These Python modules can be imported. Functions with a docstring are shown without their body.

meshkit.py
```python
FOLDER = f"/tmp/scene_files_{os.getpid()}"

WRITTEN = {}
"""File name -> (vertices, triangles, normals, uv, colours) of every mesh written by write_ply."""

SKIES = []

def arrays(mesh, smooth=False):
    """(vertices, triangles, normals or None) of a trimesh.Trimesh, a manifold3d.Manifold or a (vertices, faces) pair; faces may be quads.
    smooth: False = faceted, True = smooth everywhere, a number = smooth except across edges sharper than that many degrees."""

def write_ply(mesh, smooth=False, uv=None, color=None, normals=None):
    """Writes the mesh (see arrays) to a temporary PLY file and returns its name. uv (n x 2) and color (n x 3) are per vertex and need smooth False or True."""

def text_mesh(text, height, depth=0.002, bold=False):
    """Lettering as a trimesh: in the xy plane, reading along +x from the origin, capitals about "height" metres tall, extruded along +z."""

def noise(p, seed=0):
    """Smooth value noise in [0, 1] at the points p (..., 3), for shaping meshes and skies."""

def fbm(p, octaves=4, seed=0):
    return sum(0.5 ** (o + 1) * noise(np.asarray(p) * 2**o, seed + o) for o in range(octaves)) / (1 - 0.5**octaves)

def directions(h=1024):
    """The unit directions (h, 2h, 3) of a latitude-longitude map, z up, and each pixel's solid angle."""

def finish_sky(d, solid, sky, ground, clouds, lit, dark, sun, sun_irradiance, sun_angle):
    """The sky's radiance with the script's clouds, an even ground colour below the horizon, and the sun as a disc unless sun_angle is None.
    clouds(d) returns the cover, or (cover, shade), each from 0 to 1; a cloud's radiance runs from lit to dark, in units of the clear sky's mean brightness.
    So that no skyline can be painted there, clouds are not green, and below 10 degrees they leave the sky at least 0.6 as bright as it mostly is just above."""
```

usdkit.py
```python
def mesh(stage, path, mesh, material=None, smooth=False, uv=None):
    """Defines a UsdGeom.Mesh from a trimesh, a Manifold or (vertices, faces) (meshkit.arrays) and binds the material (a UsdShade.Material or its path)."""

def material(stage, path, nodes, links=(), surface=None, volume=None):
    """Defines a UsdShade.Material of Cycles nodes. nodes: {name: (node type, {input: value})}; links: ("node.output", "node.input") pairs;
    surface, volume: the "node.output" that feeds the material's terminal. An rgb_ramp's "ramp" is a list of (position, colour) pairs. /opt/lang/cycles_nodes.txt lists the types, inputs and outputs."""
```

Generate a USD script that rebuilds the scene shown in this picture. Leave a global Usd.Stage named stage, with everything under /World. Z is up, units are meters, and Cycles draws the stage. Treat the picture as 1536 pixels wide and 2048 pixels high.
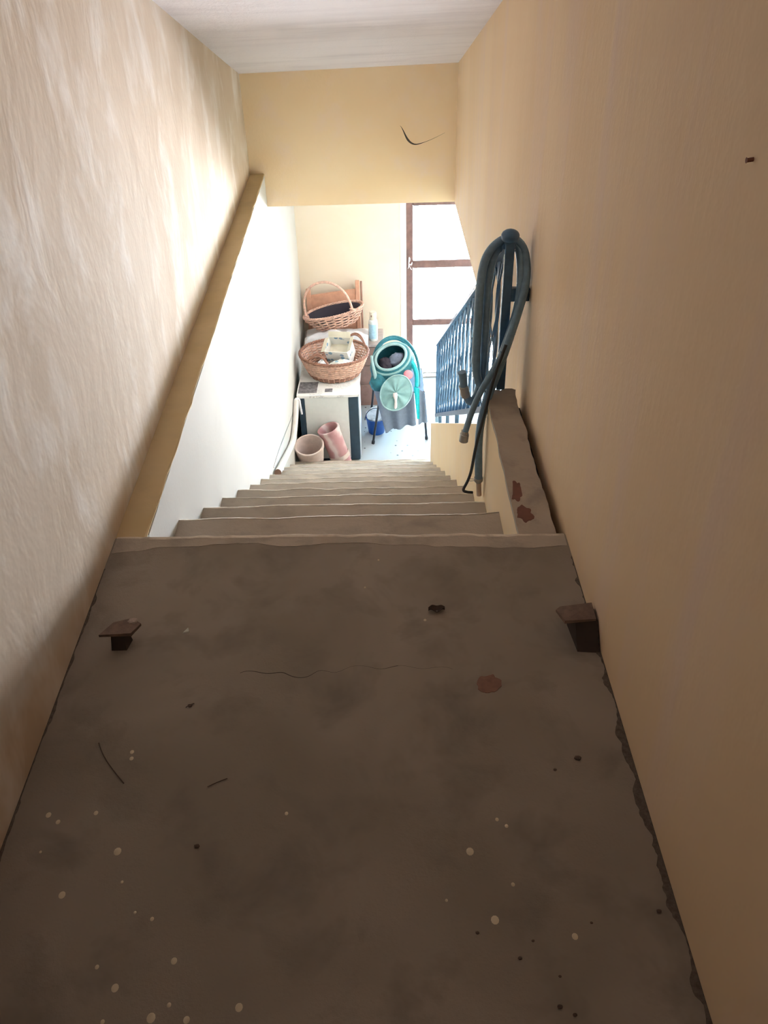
import math, random
import numpy as np, trimesh, usdkit, meshkit
from pxr import Usd, UsdGeom, UsdLux, UsdShade, Gf, Sdf

random.seed(7)
rng = np.random.default_rng(7)
stage = Usd.Stage.CreateInMemory()
UsdGeom.SetStageUpAxis(stage, UsdGeom.Tokens.z)
UsdGeom.SetStageMetersPerUnit(stage, 1.0)
UsdGeom.Xform.Define(stage, '/World')
UsdGeom.Scope.Define(stage, '/World/Looks')

# ------------------------------------------------------------------ camera, light, exposure
EXPOSURE = 0.36
FPX = 1714.53
CAM = np.array([0.656, -1.658, 1.307])
pi_, ya_, ro_ = np.radians([37.06, 0.169, -1.477])
fwd = np.array([math.sin(ya_) * math.cos(pi_), math.cos(ya_) * math.cos(pi_), -math.sin(pi_)])
r0 = np.array([math.cos(ya_), -math.sin(ya_), 0]); u0 = np.cross(r0, fwd)
rt = r0 * math.cos(ro_) + u0 * math.sin(ro_); up = -r0 * math.sin(ro_) + u0 * math.cos(ro_)
cam = UsdGeom.Camera.Define(stage, '/World/camera')
m = Gf.Matrix4d(*rt, 0, *up, 0, *(-fwd), 0, *CAM, 1)
cam.AddTransformOp().Set(m)
cam.CreateHorizontalApertureAttr(24.0); cam.CreateVerticalApertureAttr(32.0)
cam.CreateFocalLengthAttr(FPX / 1536 * 24.0)
cam.CreateClippingRangeAttr(Gf.Vec2f(0.02, 200))
cam.CreateExposureAttr(EXPOSURE)

dome = UsdLux.DomeLight.Define(stage, '/World/sky')
dome.CreateIntensityAttr(6.0); dome.CreateColorAttr(Gf.Vec3f(0.52, 0.81, 1.0))

def rect_light(name, centre, w, h, rot, power, color):
    l = UsdLux.RectLight.Define(stage, '/World/' + name)
    l.CreateWidthAttr(w); l.CreateHeightAttr(h); l.CreateIntensityAttr(power); l.CreateColorAttr(Gf.Vec3f(*color))
    l.AddTranslateOp().Set(Gf.Vec3d(*centre)); l.AddRotateXYZOp().Set(Gf.Vec3f(*rot))
    return l
# daylight standing in the garden door
rect_light('door_daylight', (1.49, 4.98, -1.36), 1.18, 1.44, (-90, 0, 0), 18.0, (0.36, 0.74, 1.0))
# added unseen area light standing in for sunlit ground outside the door
rect_light('ground_bounce_fill', (1.55, 6.3, -2.35), 3.4, 2.2, (-155, 0, 0), 165.0, (0.98, 0.92, 0.93))

# ------------------------------------------------------------------ helpers
taken = {}
def numbered(path):
    n = taken.get(path, 0); taken[path] = n + 1
    return path if n == 0 else f'{path}_{n:03d}'

def keys(prim, label=None, cat=None, group=None, kind=None):
    for k, v in (('label', label), ('category', cat), ('group', group), ('kind', kind)):
        if v: prim.SetCustomDataByKey(k, v)
    return prim

base_of = {}
def thing(name, label, cat, loc=(0, 0, 0), group=None, kind=None):
    path = numbered('/World/' + name)
    x = UsdGeom.Xform.Define(stage, path); x.AddTranslateOp().Set(Gf.Vec3d(*map(float, loc)))
    base_of[path] = np.array(loc, float)
    return keys(x.GetPrim(), label, cat, group, kind)

def tri(mesh):
    if isinstance(mesh, (list, tuple)) and len(mesh) and isinstance(mesh[0], trimesh.Trimesh):
        return trimesh.util.concatenate(list(mesh))
    return mesh

def obj(name, mesh, mat, parent=None, smooth=35, label=None, kind=None):
    """One mesh prim in world coordinates, under its parent's own frame."""
    mesh = tri(mesh)
    root = parent.GetPath().pathString if parent else '/World'
    path = numbered(root + '/' + name)
    top = root
    off = np.zeros(3)
    while top and top != '/World':
        off += base_of.get(top, 0); top = top.rpartition('/')[0]
    v, f, n = meshkit.arrays(mesh, smooth)
    mesh2 = trimesh.Trimesh(np.asarray(mesh.vertices) - off, mesh.faces, process=False)
    g = usdkit.mesh(stage, path, mesh2, mat, smooth=smooth)
    return keys(g.GetPrim(), label, None, None, kind)

def struct(name, mesh, mat, smooth=False):
    return keys(obj(name, mesh, mat, None, smooth), kind='structure')

def box(x0, x1, y0, y1, z0, z1, c=0.0):
    if c <= 0:
        b = trimesh.creation.box(extents=(x1 - x0, y1 - y0, z1 - z0))
        b.apply_translation(((x0 + x1) / 2, (y0 + y1) / 2, (z0 + z1) / 2)); return b
    pts = []
    for sx in (0, 1):
        for sy in (0, 1):
            for sz in (0, 1):
                p = np.array([(x0, x1)[sx], (y0, y1)[sy], (z0, z1)[sz]], float)
                d = np.array([c if s == 0 else -c for s in (sx, sy, sz)])
                for k in range(3):
                    q = p + d; q[k] = p[k]; pts.append(q)
    return trimesh.convex.convex_hull(np.array(pts))

def hexa(b, t):
    """Solid from four bottom and four top corners."""
    return trimesh.convex.convex_hull(np.array(list(b) + list(t), float))

def spline(pts, n):
    from scipy.interpolate import CubicSpline
    pts = np.array(pts, float); s = np.r_[0, np.cumsum(np.linalg.norm(np.diff(pts[:, :3], axis=0), axis=1))]
    return CubicSpline(s, pts)(np.linspace(0, s[-1], n))

def tube(path, r, sides=8, closed=False, caps=True):
    P = np.array(path, float); n = len(P)
    R = np.full(n, r) if np.ndim(r) == 0 else np.array(r, float)
    if closed:
        T = np.roll(P, -1, 0) - np.roll(P, 1, 0)
    else:
        T = np.gradient(P, axis=0)
    T /= np.maximum(np.linalg.norm(T, axis=1, keepdims=True), 1e-12)
    a = np.array([0, 0, 1.0]) if abs(T[0][2]) < .9 else np.array([1.0, 0, 0])
    N = np.cross(T[0], a); N /= np.linalg.norm(N)
    V = []
    ang = np.linspace(0, 2 * np.pi, sides, endpoint=False)
    for i in range(n):
        N = N - T[i] * (N @ T[i]); N /= np.linalg.norm(N); B = np.cross(T[i], N)
        V.append(P[i] + R[i] * (np.cos(ang)[:, None] * N + np.sin(ang)[:, None] * B))
    V = np.concatenate(V); F = []
    for i in range(n if closed else n - 1):
        j = (i + 1) % n
        for k in range(sides):
            l = (k + 1) % sides
            F += [(i * sides + k, i * sides + l, j * sides + l), (i * sides + k, j * sides + l, j * sides + k)]
    if caps and not closed:
        V = np.vstack([V, P[0], P[-1]]); c0, c1 = len(V) - 2, len(V) - 1
        for k in range(sides):
            l = (k + 1) % sides
            F += [(c0, l, k), (c1, (n - 1) * sides + k, (n - 1) * sides + l)]
    return trimesh.Trimesh(V, F, process=False)

def lathe(profile, n=32, centre=(0, 0, 0), sx=1, sy=1):
    pr = np.array(profile, float); ang = np.linspace(0, 2 * np.pi, n, endpoint=False)
    V = np.stack([np.outer(pr[:, 0], np.cos(ang)) * sx, np.outer(pr[:, 0], np.sin(ang)) * sy, np.repeat(pr[:, 1][:, None], n, 1)], -1).reshape(-1, 3)
    F = []
    for i in range(len(pr) - 1):
        for k in range(n):
            l = (k + 1) % n
            F += [(i * n + k, i * n + l, (i + 1) * n + l), (i * n + k, (i + 1) * n + l, (i + 1) * n + k)]
    t = trimesh.Trimesh(V + np.array(centre), F, process=False)
    return t

def sheet(fn, nu, nv, thick=0.003):
    """A thin two-sided cloth from fn(u, v) -> point."""
    U, W = np.meshgrid(np.linspace(0, 1, nu), np.linspace(0, 1, nv), indexing='ij')
    P = np.array([fn(a, b) for a, b in zip(U.ravel(), W.ravel())]).reshape(nu, nv, 3)
    du = np.gradient(P, axis=0); dv = np.gradient(P, axis=1); N = np.cross(du, dv)
    N /= np.maximum(np.linalg.norm(N, axis=2, keepdims=True), 1e-9)
    A = (P + N * thick / 2).reshape(-1, 3); B = (P - N * thick / 2).reshape(-1, 3); n = nu * nv
    F = []
    idx = lambda i, j: i * nv + j
    for i in range(nu - 1):
        for j in range(nv - 1):
            a, b, c, d = idx(i, j), idx(i + 1, j), idx(i + 1, j + 1), idx(i, j + 1)
            F += [(a, b, c), (a, c, d), (n + a, n + c, n + b), (n + a, n + d, n + c)]
    rim = [idx(i, 0) for i in range(nu)] + [idx(nu - 1, j) for j in range(1, nv)] + [idx(i, nv - 1) for i in range(nu - 2, -1, -1)] + [idx(0, j) for j in range(nv - 2, 0, -1)]
    for a, b in zip(rim, rim[1:] + rim[:1]):
        F += [(a, n + a, n + b), (a, n + b, b)]
    t = trimesh.Trimesh(np.vstack([A, B]), F, process=False)
    return t

def place(mesh, axis_z, centre, spin=0.0):
    """Turn local +z to axis_z and move to centre."""
    z = np.array(axis_z, float); z /= np.linalg.norm(z)
    M = trimesh.geometry.align_vectors([0, 0, 1], z)
    mesh = mesh.copy()
    mesh.apply_transform(trimesh.transformations.rotation_matrix(spin, [0, 0, 1]))
    mesh.apply_transform(M); mesh.apply_translation(centre)
    return mesh

def ragged(points, amp, seed):
    P = np.array(list(points) + [points[0]], float); out = []
    for a, b in zip(P[:-1], P[1:]):
        for t_ in np.linspace(0, 1, 8, endpoint=False): out.append(a + (b - a) * t_)
    c = np.mean(out, axis=0); n_ = meshkit.fbm(np.c_[np.array(out) * 75, np.full(len(out), seed)], 4, seed)
    return [tuple(c + (q - c) * (1 + amp * (k - .5))) for q, k in zip(out, n_)]

def blob(points, thick, z, wob=0.0):
    """Flat irregular patch lying on a level surface."""
    from shapely.geometry import Polygon
    p = Polygon(points).buffer(thick * 2).simplify(thick * .3)
    e = trimesh.creation.extrude_polygon(p, thick, engine='earcut'); e.apply_translation((0, 0, z)); return e

# ------------------------------------------------------------------ materials
def mat(name, nodes, links, surface):
    return usdkit.material(stage, '/World/Looks/' + name, nodes, links, surface=surface)

def simple(name, col, rough=0.6, metal=0.0, var=0.12, scale=30, bump=0.0, coat=0.0, sheen=0.0):
    a = np.array(col); lo, hi = a * (1 - var), np.minimum(a * (1 + var), 1)
    nodes = {'g': ('texture_coordinate', {}), 'n': ('noise_texture', {'scale': scale, 'detail': 4, 'roughness': .6}),
             'r': ('rgb_ramp', {'ramp': [(.3, lo), (.7, hi)]}),
             'p': ('principled_bsdf', {'roughness': rough, 'metallic': metal})}
    links = [('g.object', 'n.vector'), ('n.fac', 'r.fac'), ('r.color', 'p.base_color')]
    if bump:
        nodes['b'] = ('bump', {'strength': 0.6, 'distance': bump}); links += [('n.fac', 'b.height'), ('b.normal', 'p.normal')]
    return mat(name, nodes, links, 'p.BSDF')

def plaster(name, c1, c2, c3, big=(1.5, 1.5, 1.5), rough=0.85, bump=0.004, stretch2=(6, 6, 6), fine=60, lo=.35, hi=.65, smear=.5, bs=.7, rot=(0, 0, 0), fw=.35):
    nodes = {'g': ('geometry', {}), 'm': ('mapping', {'scale': big}), 'm2': ('mapping', {'scale': stretch2, 'rotation': rot}),
             'n': ('noise_texture', {'scale': 1, 'detail': 3, 'roughness': .55, 'distortion': .4}),
             'n2': ('noise_texture', {'scale': 1, 'detail': 4, 'roughness': .6, 'distortion': .3}),
             'n3': ('noise_texture', {'scale': fine, 'detail': 2, 'roughness': .7}),
             'r': ('rgb_ramp', {'ramp': [(lo, c1), (hi, c2)]}),
             'r2': ('rgb_ramp', {'ramp': [(.5, (0, 0, 0)), (.72, (smear, smear, smear))]}),
             'mx': ('mix', {'color2': c3}),
             'ad': ('math', {'math_type': 'multiply_add', 'value2': fw}),
             'b': ('bump', {'strength': bs, 'distance': bump}),
             'p': ('principled_bsdf', {'roughness': rough, 'specular_ior_level': .25})}
    links = [('g.position', 'm.vector'), ('g.position', 'm2.vector'), ('m.vector', 'n.vector'), ('m2.vector', 'n2.vector'), ('g.position', 'n3.vector'),
             ('n.fac', 'r.fac'), ('n2.fac', 'r2.fac'), ('r.color', 'mx.color1'), ('r2.color', 'mx.fac'), ('mx.color', 'p.base_color'),
             ('n3.fac', 'ad.value1'), ('n2.fac', 'ad.value3'), ('ad.value', 'b.height'), ('b.normal', 'p.normal')]
    return mat(name, nodes, links, 'p.BSDF')

M = {}
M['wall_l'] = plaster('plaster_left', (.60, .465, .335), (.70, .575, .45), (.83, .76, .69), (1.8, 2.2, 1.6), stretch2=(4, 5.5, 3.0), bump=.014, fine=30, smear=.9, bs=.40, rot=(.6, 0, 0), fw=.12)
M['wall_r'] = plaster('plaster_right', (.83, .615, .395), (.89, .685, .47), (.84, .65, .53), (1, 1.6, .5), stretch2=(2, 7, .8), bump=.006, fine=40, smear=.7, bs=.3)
M['bulk'] = plaster('plaster_bulkhead', (.95, .71, .44), (.96, .76, .52), (.93, .74, .64), (2, 2, 2), bump=.003)
M['ceil'] = plaster('ceiling_white', (.80, .74, .755), (.84, .785, .80), (.60, .545, .57), (1.2, 2.5, 2), stretch2=(1.2, 7, 3), bump=.008)
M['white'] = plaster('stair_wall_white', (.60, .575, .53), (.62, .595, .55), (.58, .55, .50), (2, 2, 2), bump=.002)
M['far'] = plaster('far_wall_cream', (.82, .69, .53), (.84, .72, .57), (.83, .72, .60), (2, 2, 2), bump=.002)
M['ledge'] = plaster('ledge_ochre', (.62, .46, .25), (.68, .52, .31), (.50, .38, .24), (4, 4, 4), bump=.004)
M['parapet'] = plaster('parapet_yellow', (.84, .64, .40), (.86, .68, .46), (.82, .66, .50), (2, 2, 2), bump=.002)
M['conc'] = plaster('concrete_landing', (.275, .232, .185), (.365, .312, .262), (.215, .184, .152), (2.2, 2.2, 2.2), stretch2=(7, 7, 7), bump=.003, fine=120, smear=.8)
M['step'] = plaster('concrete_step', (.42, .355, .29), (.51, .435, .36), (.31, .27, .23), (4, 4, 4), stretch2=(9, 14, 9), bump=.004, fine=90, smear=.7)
M['coping'] = plaster('concrete_coping', (.40, .335, .275), (.48, .405, .33), (.30, .25, .21), (5, 5, 5), stretch2=(12, 12, 12), bump=.004, fine=90, smear=.7)
M['worn'] = plaster('concrete_lit_edge', (.66, .57, .47), (.78, .69, .58), (.45, .38, .31), (9, 9, 9), stretch2=(20, 20, 20), bump=.002, fine=120, smear=.9)  # paler concrete: window light along the edges painted into the colour
M['dark'] = simple('gap_shade', (.02, .016, .013), .9)

def terrazzo():
    nodes = {'g': ('geometry', {}), 'v': ('voronoi_texture', {'scale': 26, 'randomness': 1}), 'n': ('noise_texture', {'scale': 3, 'detail': 3}),
             'a': ('rgb_ramp', {'ramp': [(.16, (1, 1, 1)), (.24, (0, 0, 0))]}), 's': ('separate_color', {}),
             'c': ('math', {'math_type': 'less_than', 'value2': .32}), 'f': ('math', {'math_type': 'multiply'}),
             'mx': ('mix', {'color1': (.42, .45, .46), 'color2': (.06, .06, .06)}), 'p': ('principled_bsdf', {'roughness': .35})}
    links = [('g.position', 'v.vector'), ('v.distance', 'a.fac'), ('v.color', 's.color'), ('s.r', 'c.value1'), ('a.color', 'f.value1'), ('c.value', 'f.value2'),
             ('f.value', 'mx.fac'), ('mx.color', 'p.base_color')]
    return mat('terrazzo', nodes, links, 'p.BSDF')
M['terrazzo'] = terrazzo()
def pane_mat():
    return mat('door_glass', {'t': ('transparent_bsdf', {'color': (.97, .98, .98)}), 'g': ('glossy_bsdf', {'roughness': .02}), 'f': ('fresnel', {'IOR': 1.45}), 'm': ('mix_closure', {})},
               [('f.fac', 'm.fac'), ('t.BSDF', 'm.closure1'), ('g.BSDF', 'm.closure2')], 'm.closure')
M['glass'] = pane_mat()
M['frame'] = simple('door_wood', (.19, .10, .085), .5, var=.25, scale=20)
M['jamb'] = simple('jamb_white', (.86, .85, .82), .5, var=.03)
M['iron'] = simple('railing_hazed_paint', (.055, .135, .24), .3, var=.2)  # blue haze over near-black iron is put into this base colour
M['ironsill'] = simple('railing_foot_paint', (.16, .22, .33), .4)
M['hose'] = simple('hose_grey', (.17, .28, .38), .36, var=.15, scale=60)
M['cable'] = simple('cable_black', (.025, .03, .035), .45)
M['brass'] = simple('fitting_buff', (.52, .38, .29), .5)
M['steel'] = simple('fitting_grey', (.42, .40, .37), .35, metal=.6)
M['wicker'] = simple('wicker_tan', (.62, .385, .29), .55, var=.3, scale=45)
M['wickerdark'] = simple('wicker_brown', (.28, .13, .085), .55, var=.3, scale=45)
M['wickerpale'] = simple('wicker_pale', (.70, .43, .33), .5, var=.3, scale=60)
M['lining'] = simple('lining_dark', (.030, .022, .035), .7)
M['cabwhite'] = simple('cabinet_white', (.74, .74, .70), .45, var=.03)
M['cabdark'] = simple('cabinet_dark', (.024, .055, .085), .4)
M['cabside'] = simple('cabinet_side', (.42, .46, .50), .4, var=.05)
M['cupboard'] = simple('cupboard_wood', (.30, .17, .13), .5, var=.2, scale=14)
M['cuptop'] = simple('cupboard_top', (.42, .34, .30), .45, var=.15)
M['orangewood'] = simple('orange_wood', (.64, .34, .225), .45, var=.12, scale=18)
M['plastic'] = simple('plastic_sheet', (.70, .68, .68), .4, var=.05)
M['pot_pale'] = simple('terracotta_pale', (.68, .545, .48), .8, var=.10, scale=25, bump=.001)
M['pot_pink'] = mat('terracotta_pink', {'g': ('texture_coordinate', {}), 'm': ('mapping', {'rotation': (.6, .5, 0)}), 'w': ('wave_texture', {'scale': 3.2, 'distortion': 5, 'detail': 3, 'detail_scale': 1.5}),
    'r': ('rgb_ramp', {'ramp': [(.2, (.48, .25, .25)), (.6, (.56, .34, .34)), (.92, (.72, .58, .56))]}), 'p': ('principled_bsdf', {'roughness': .75})},
    [('g.object', 'm.vector'), ('m.vector', 'w.vector'), ('w.fac', 'r.fac'), ('r.color', 'p.base_color')], 'p.BSDF')
M['pipe'] = simple('pipe_pale', (.72, .67, .62), .5, var=.08, scale=14)
M['pipe_end'] = simple('pipe_end_brown', (.22, .12, .085), .8)
M['greycloth'] = simple('grey_cloth', (.17, .20, .26), .85, var=.10, scale=40)
M['teal'] = simple('teal_fabric', (.0, .40, .42), .6, var=.2)
M['tealdeep'] = simple('teal_dark_fabric', (.02, .15, .18), .7, var=.3)
M['mint'] = simple('mint_fabric', (.20, .36, .35), .65, var=.12)
M['mintpale'] = simple('mint_piping', (.28, .44, .44), .5)
M['pink'] = simple('pink_patch', (.66, .22, .25), .6)
M['pale'] = simple('pale_tag', (.80, .68, .64), .6)
M['bucket'] = simple('bucket_blue', (.006, .07, .30), .35, var=.08)
M['bagwhite'] = simple('liner_white', (.72, .74, .76), .5, var=.06)
M['black'] = simple('black_steel', (.018, .018, .025), .35)
M['tile'] = simple('broken_tile', (.20, .135, .105), .8, var=.25, scale=40, bump=.002)
M['chip'] = simple('plaster_chip', (.48, .38, .33), .9)
M['stub_dark'] = simple('stub_black', (.05, .036, .03), .9)  # near-black for the stem and block under the plates
M['redpaint'] = simple('red_paint', (.17, .065, .045), .7, var=.2)
M['terra_patch'] = simple('terracotta_patch', (.25, .135, .10), .85, var=.15, scale=60)
M['drop'] = simple('paint_drop', (.70, .60, .45), .6)
M['crackm'] = simple('crack_dark', (.10, .08, .065), 1.0)
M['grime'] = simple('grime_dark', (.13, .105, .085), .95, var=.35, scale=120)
M['leaf'] = simple('dead_leaf', (.10, .065, .05), .8)
M['scrap'] = simple('paper_scrap', (.62, .64, .58), .8)
M['cord'] = simple('cord_white', (.80, .76, .78), .7)
M['cap'] = simple('bottle_cap', (.70, .63, .50), .5)
M['bottle'] = simple('bottle_white', (.72, .72, .68), .35, var=.03)
M['label'] = simple('bottle_label', (.42, .60, .70), .4, var=.15, scale=70)

def newsprint():
    nodes = {'g': ('geometry', {}), 'm': ('mapping', {'scale': (1, 1, 1)}), 'w': ('wave_texture', {'bands_direction': 'y', 'scale': 28, 'distortion': .0}),
             'n': ('noise_texture', {'scale': 140, 'detail': 1}), 'v': ('noise_texture', {'scale': 9, 'detail': 0}),
             'r': ('rgb_ramp', {'ramp': [(.55, (0, 0, 0)), (.7, (1, 1, 1))]}), 'rn': ('rgb_ramp', {'ramp': [(.42, (0, 0, 0)), (.5, (1, 1, 1))]}),
             'rv': ('rgb_ramp', {'ramp': [(.5, (0, 0, 0)), (.56, (.55, .55, .55))]}),
             'a': ('math', {'math_type': 'multiply'}), 'b': ('math', {'math_type': 'multiply'}),
             'mx': ('mix', {'color1': (.76, .74, .70), 'color2': (.30, .29, .29)}), 'p': ('principled_bsdf', {'roughness': .8})}
    links = [('g.position', 'm.vector'), ('m.vector', 'w.vector'), ('m.vector', 'n.vector'), ('m.vector', 'v.vector'), ('w.fac', 'r.fac'), ('n.fac', 'rn.fac'), ('v.fac', 'rv.fac'),
             ('r.color', 'a.value1'), ('rn.color', 'a.value2'), ('a.value', 'b.value1'), ('rv.color', 'b.value2'), ('b.value', 'mx.fac'), ('mx.color', 'p.base_color')]
    return mat('newsprint', nodes, links, 'p.BSDF')
M['news'] = newsprint()
M['newsdark'] = simple('news_picture', (.16, .15, .155), .8, var=.5, scale=40)
def floral():
    nodes = {'g': ('texture_coordinate', {}), 'v': ('voronoi_texture', {'scale': 27, 'randomness': .9}), 'n': ('noise_texture', {'scale': 50, 'detail': 2}),
             'ad': ('math', {'math_type': 'multiply_add', 'value2': .35}), 'r': ('rgb_ramp', {'ramp': [(.50, (1, 1, 1)), (.57, (0, 0, 0))]}),
             'rc': ('rgb_ramp', {'ramp': [(.0, (.16, .32, .50)), (.5, (.36, .50, .52)), (1, (.20, .26, .44))]}), 's': ('separate_color', {}),
             'c': ('math', {'math_type': 'less_than', 'value2': .75}), 'f': ('math', {'math_type': 'multiply'}),
             'mx': ('mix', {'color1': (.80, .78, .72)}), 'p': ('principled_bsdf', {'roughness': .6})}
    links = [('g.object', 'v.vector'), ('g.object', 'n.vector'), ('n.fac', 'ad.value1'), ('v.distance', 'ad.value3'), ('ad.value', 'r.fac'), ('v.color', 's.color'),
             ('s.g', 'rc.fac'), ('s.r', 'c.value1'), ('r.color', 'f.value1'), ('c.value', 'f.value2'), ('f.value', 'mx.fac'), ('rc.color', 'mx.color2'), ('mx.color', 'p.base_color')]
    return mat('floral_paper', nodes, links, 'p.BSDF')
M['floral'] = floral()
M['cream'] = simple('carton_inside', (.72, .66, .52), .7, var=.05)

# ------------------------------------------------------------------ the setting
RISE, RUN = 0.17535, 0.2925
XL, XR = 0.0753, 0.99            # stair between white wall and parapet
ZF = -12 * RISE                  # lower floor
YS = 3.106                       # bulkhead over the stairs
ZB = -0.175
YF = 4.675                       # far wall

def landing_slab():
    """Landing with a slightly ragged front edge."""
    xs = np.linspace(0, 1.1, 56)
    front = 0.006 - 0.034 * xs / 1.1 + (meshkit.fbm(np.c_[xs * 14, xs * 0, xs * 0], 3, 5) - .5) * .014
    top = []
    V = []; F = []
    rows = [-3.2, -1.0, -.5, -.2, -.06]
    for i, x in enumerate(xs):
        for y in rows: V.append((x, y, 0))
        V += [(x, front[i] - .012, 0), (x, front[i] - .003, -.003), (x, front[i], -.012), (x, front[i] - .004, -.19), (x, -3.2, -.19)]
    k = len(rows) + 5
    for i in range(len(xs) - 1):
        for j in range(k):
            a, b, c, d = i * k + j, (i + 1) * k + j, (i + 1) * k + (j + 1) % k, i * k + (j + 1) % k
            F += [(a, b, c), (a, c, d)]
    return trimesh.Trimesh(V, F, process=False)
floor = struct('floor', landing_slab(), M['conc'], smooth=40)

def lip():
    from shapely.geometry import Polygon
    xs = np.linspace(.004, 1.096, 70)
    fr = 0.006 - 0.034 * xs / 1.1 - .020
    wd = .010 + .040 * np.clip(meshkit.fbm(np.c_[xs * 7, xs * 0, xs * 0], 4, 31) - .32, 0, 1) + .018 * np.clip((xs - .65) / .45, 0, 1) + .02 * np.clip((.25 - xs) / .25, 0, 1)
    e = trimesh.creation.extrude_polygon(Polygon(list(zip(xs, fr + .0085)) + list(zip(xs[::-1], (fr - wd)[::-1]))), .0008, engine='earcut'); return e
obj('worn_lip', lip(), M['step'], floor, smooth=False)
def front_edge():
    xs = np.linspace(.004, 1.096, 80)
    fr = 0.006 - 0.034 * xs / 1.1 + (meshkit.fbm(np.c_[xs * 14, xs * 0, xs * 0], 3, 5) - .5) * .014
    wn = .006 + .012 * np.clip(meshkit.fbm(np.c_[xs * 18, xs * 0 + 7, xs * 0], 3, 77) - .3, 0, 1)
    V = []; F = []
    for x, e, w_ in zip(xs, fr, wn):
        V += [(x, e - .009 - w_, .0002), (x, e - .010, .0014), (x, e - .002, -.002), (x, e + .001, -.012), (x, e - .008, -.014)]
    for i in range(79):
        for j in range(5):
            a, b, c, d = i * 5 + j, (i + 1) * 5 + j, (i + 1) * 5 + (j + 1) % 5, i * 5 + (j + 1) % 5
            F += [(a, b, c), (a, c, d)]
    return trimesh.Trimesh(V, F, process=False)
obj('lit_edge', front_edge(), M['worn'], floor, smooth=50, label='pale front edge with window light in its colour')  # bright strip painting the light caught by the landing edge
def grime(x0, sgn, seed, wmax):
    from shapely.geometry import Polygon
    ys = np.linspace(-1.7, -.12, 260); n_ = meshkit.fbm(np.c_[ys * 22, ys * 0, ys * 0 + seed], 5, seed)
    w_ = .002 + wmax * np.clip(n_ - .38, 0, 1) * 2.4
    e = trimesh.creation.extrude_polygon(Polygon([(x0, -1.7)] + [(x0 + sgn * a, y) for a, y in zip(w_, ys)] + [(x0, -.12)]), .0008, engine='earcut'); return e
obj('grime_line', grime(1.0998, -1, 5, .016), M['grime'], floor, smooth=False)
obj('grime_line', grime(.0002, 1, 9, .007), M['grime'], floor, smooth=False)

# upper ceiling, sloping down to the bulkhead
def ceil_at(y, left):
    return (.483 - .294 * (y - 3.107)) if left else (.489 - .2876 * (y - 3.185))
C = []
for y in (-3.3, 3.2):
    for left, x in ((1, -.1), (0, 1.2)):
        C.append((x, y, ceil_at(y, left)))
struct('ceiling', hexa(C, [(x, y, z + .15) for x, y, z in C]), M['ceil'])
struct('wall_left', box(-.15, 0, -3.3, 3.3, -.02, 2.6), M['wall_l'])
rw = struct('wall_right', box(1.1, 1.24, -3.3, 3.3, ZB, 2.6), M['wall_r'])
struct('wall_back', box(-.15, 1.24, -3.34, -3.2, -.2, 2.6), M['wall_r'])
bulk = struct('wall_bulkhead', box(0, 1.1, YS, YS + .2, ZB, .9), M['bulk'])
# a curved crack with a lifted paint edge in the bulkhead
cr = spline([(.806, YS - .0006, .222), (.826, YS - .0006, .188), (.857, YS - .0006, .140), (.884, YS - .0006, .128), (.909, YS - .0006, .131), (.96, YS - .0006, .147), (1.04, YS - .0006, .182)], 40)
w = np.interp(np.linspace(0, 1, 40), [0, .1, .28, .45, .6, 1], [.0005, .0028, .0062, .0032, .0012, .0004])
t = tube(cr, w, 6); t.vertices[:, 1] = YS + (t.vertices[:, 1] - YS) * .35
obj('crack', t, M['crackm'], bulk)
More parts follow.
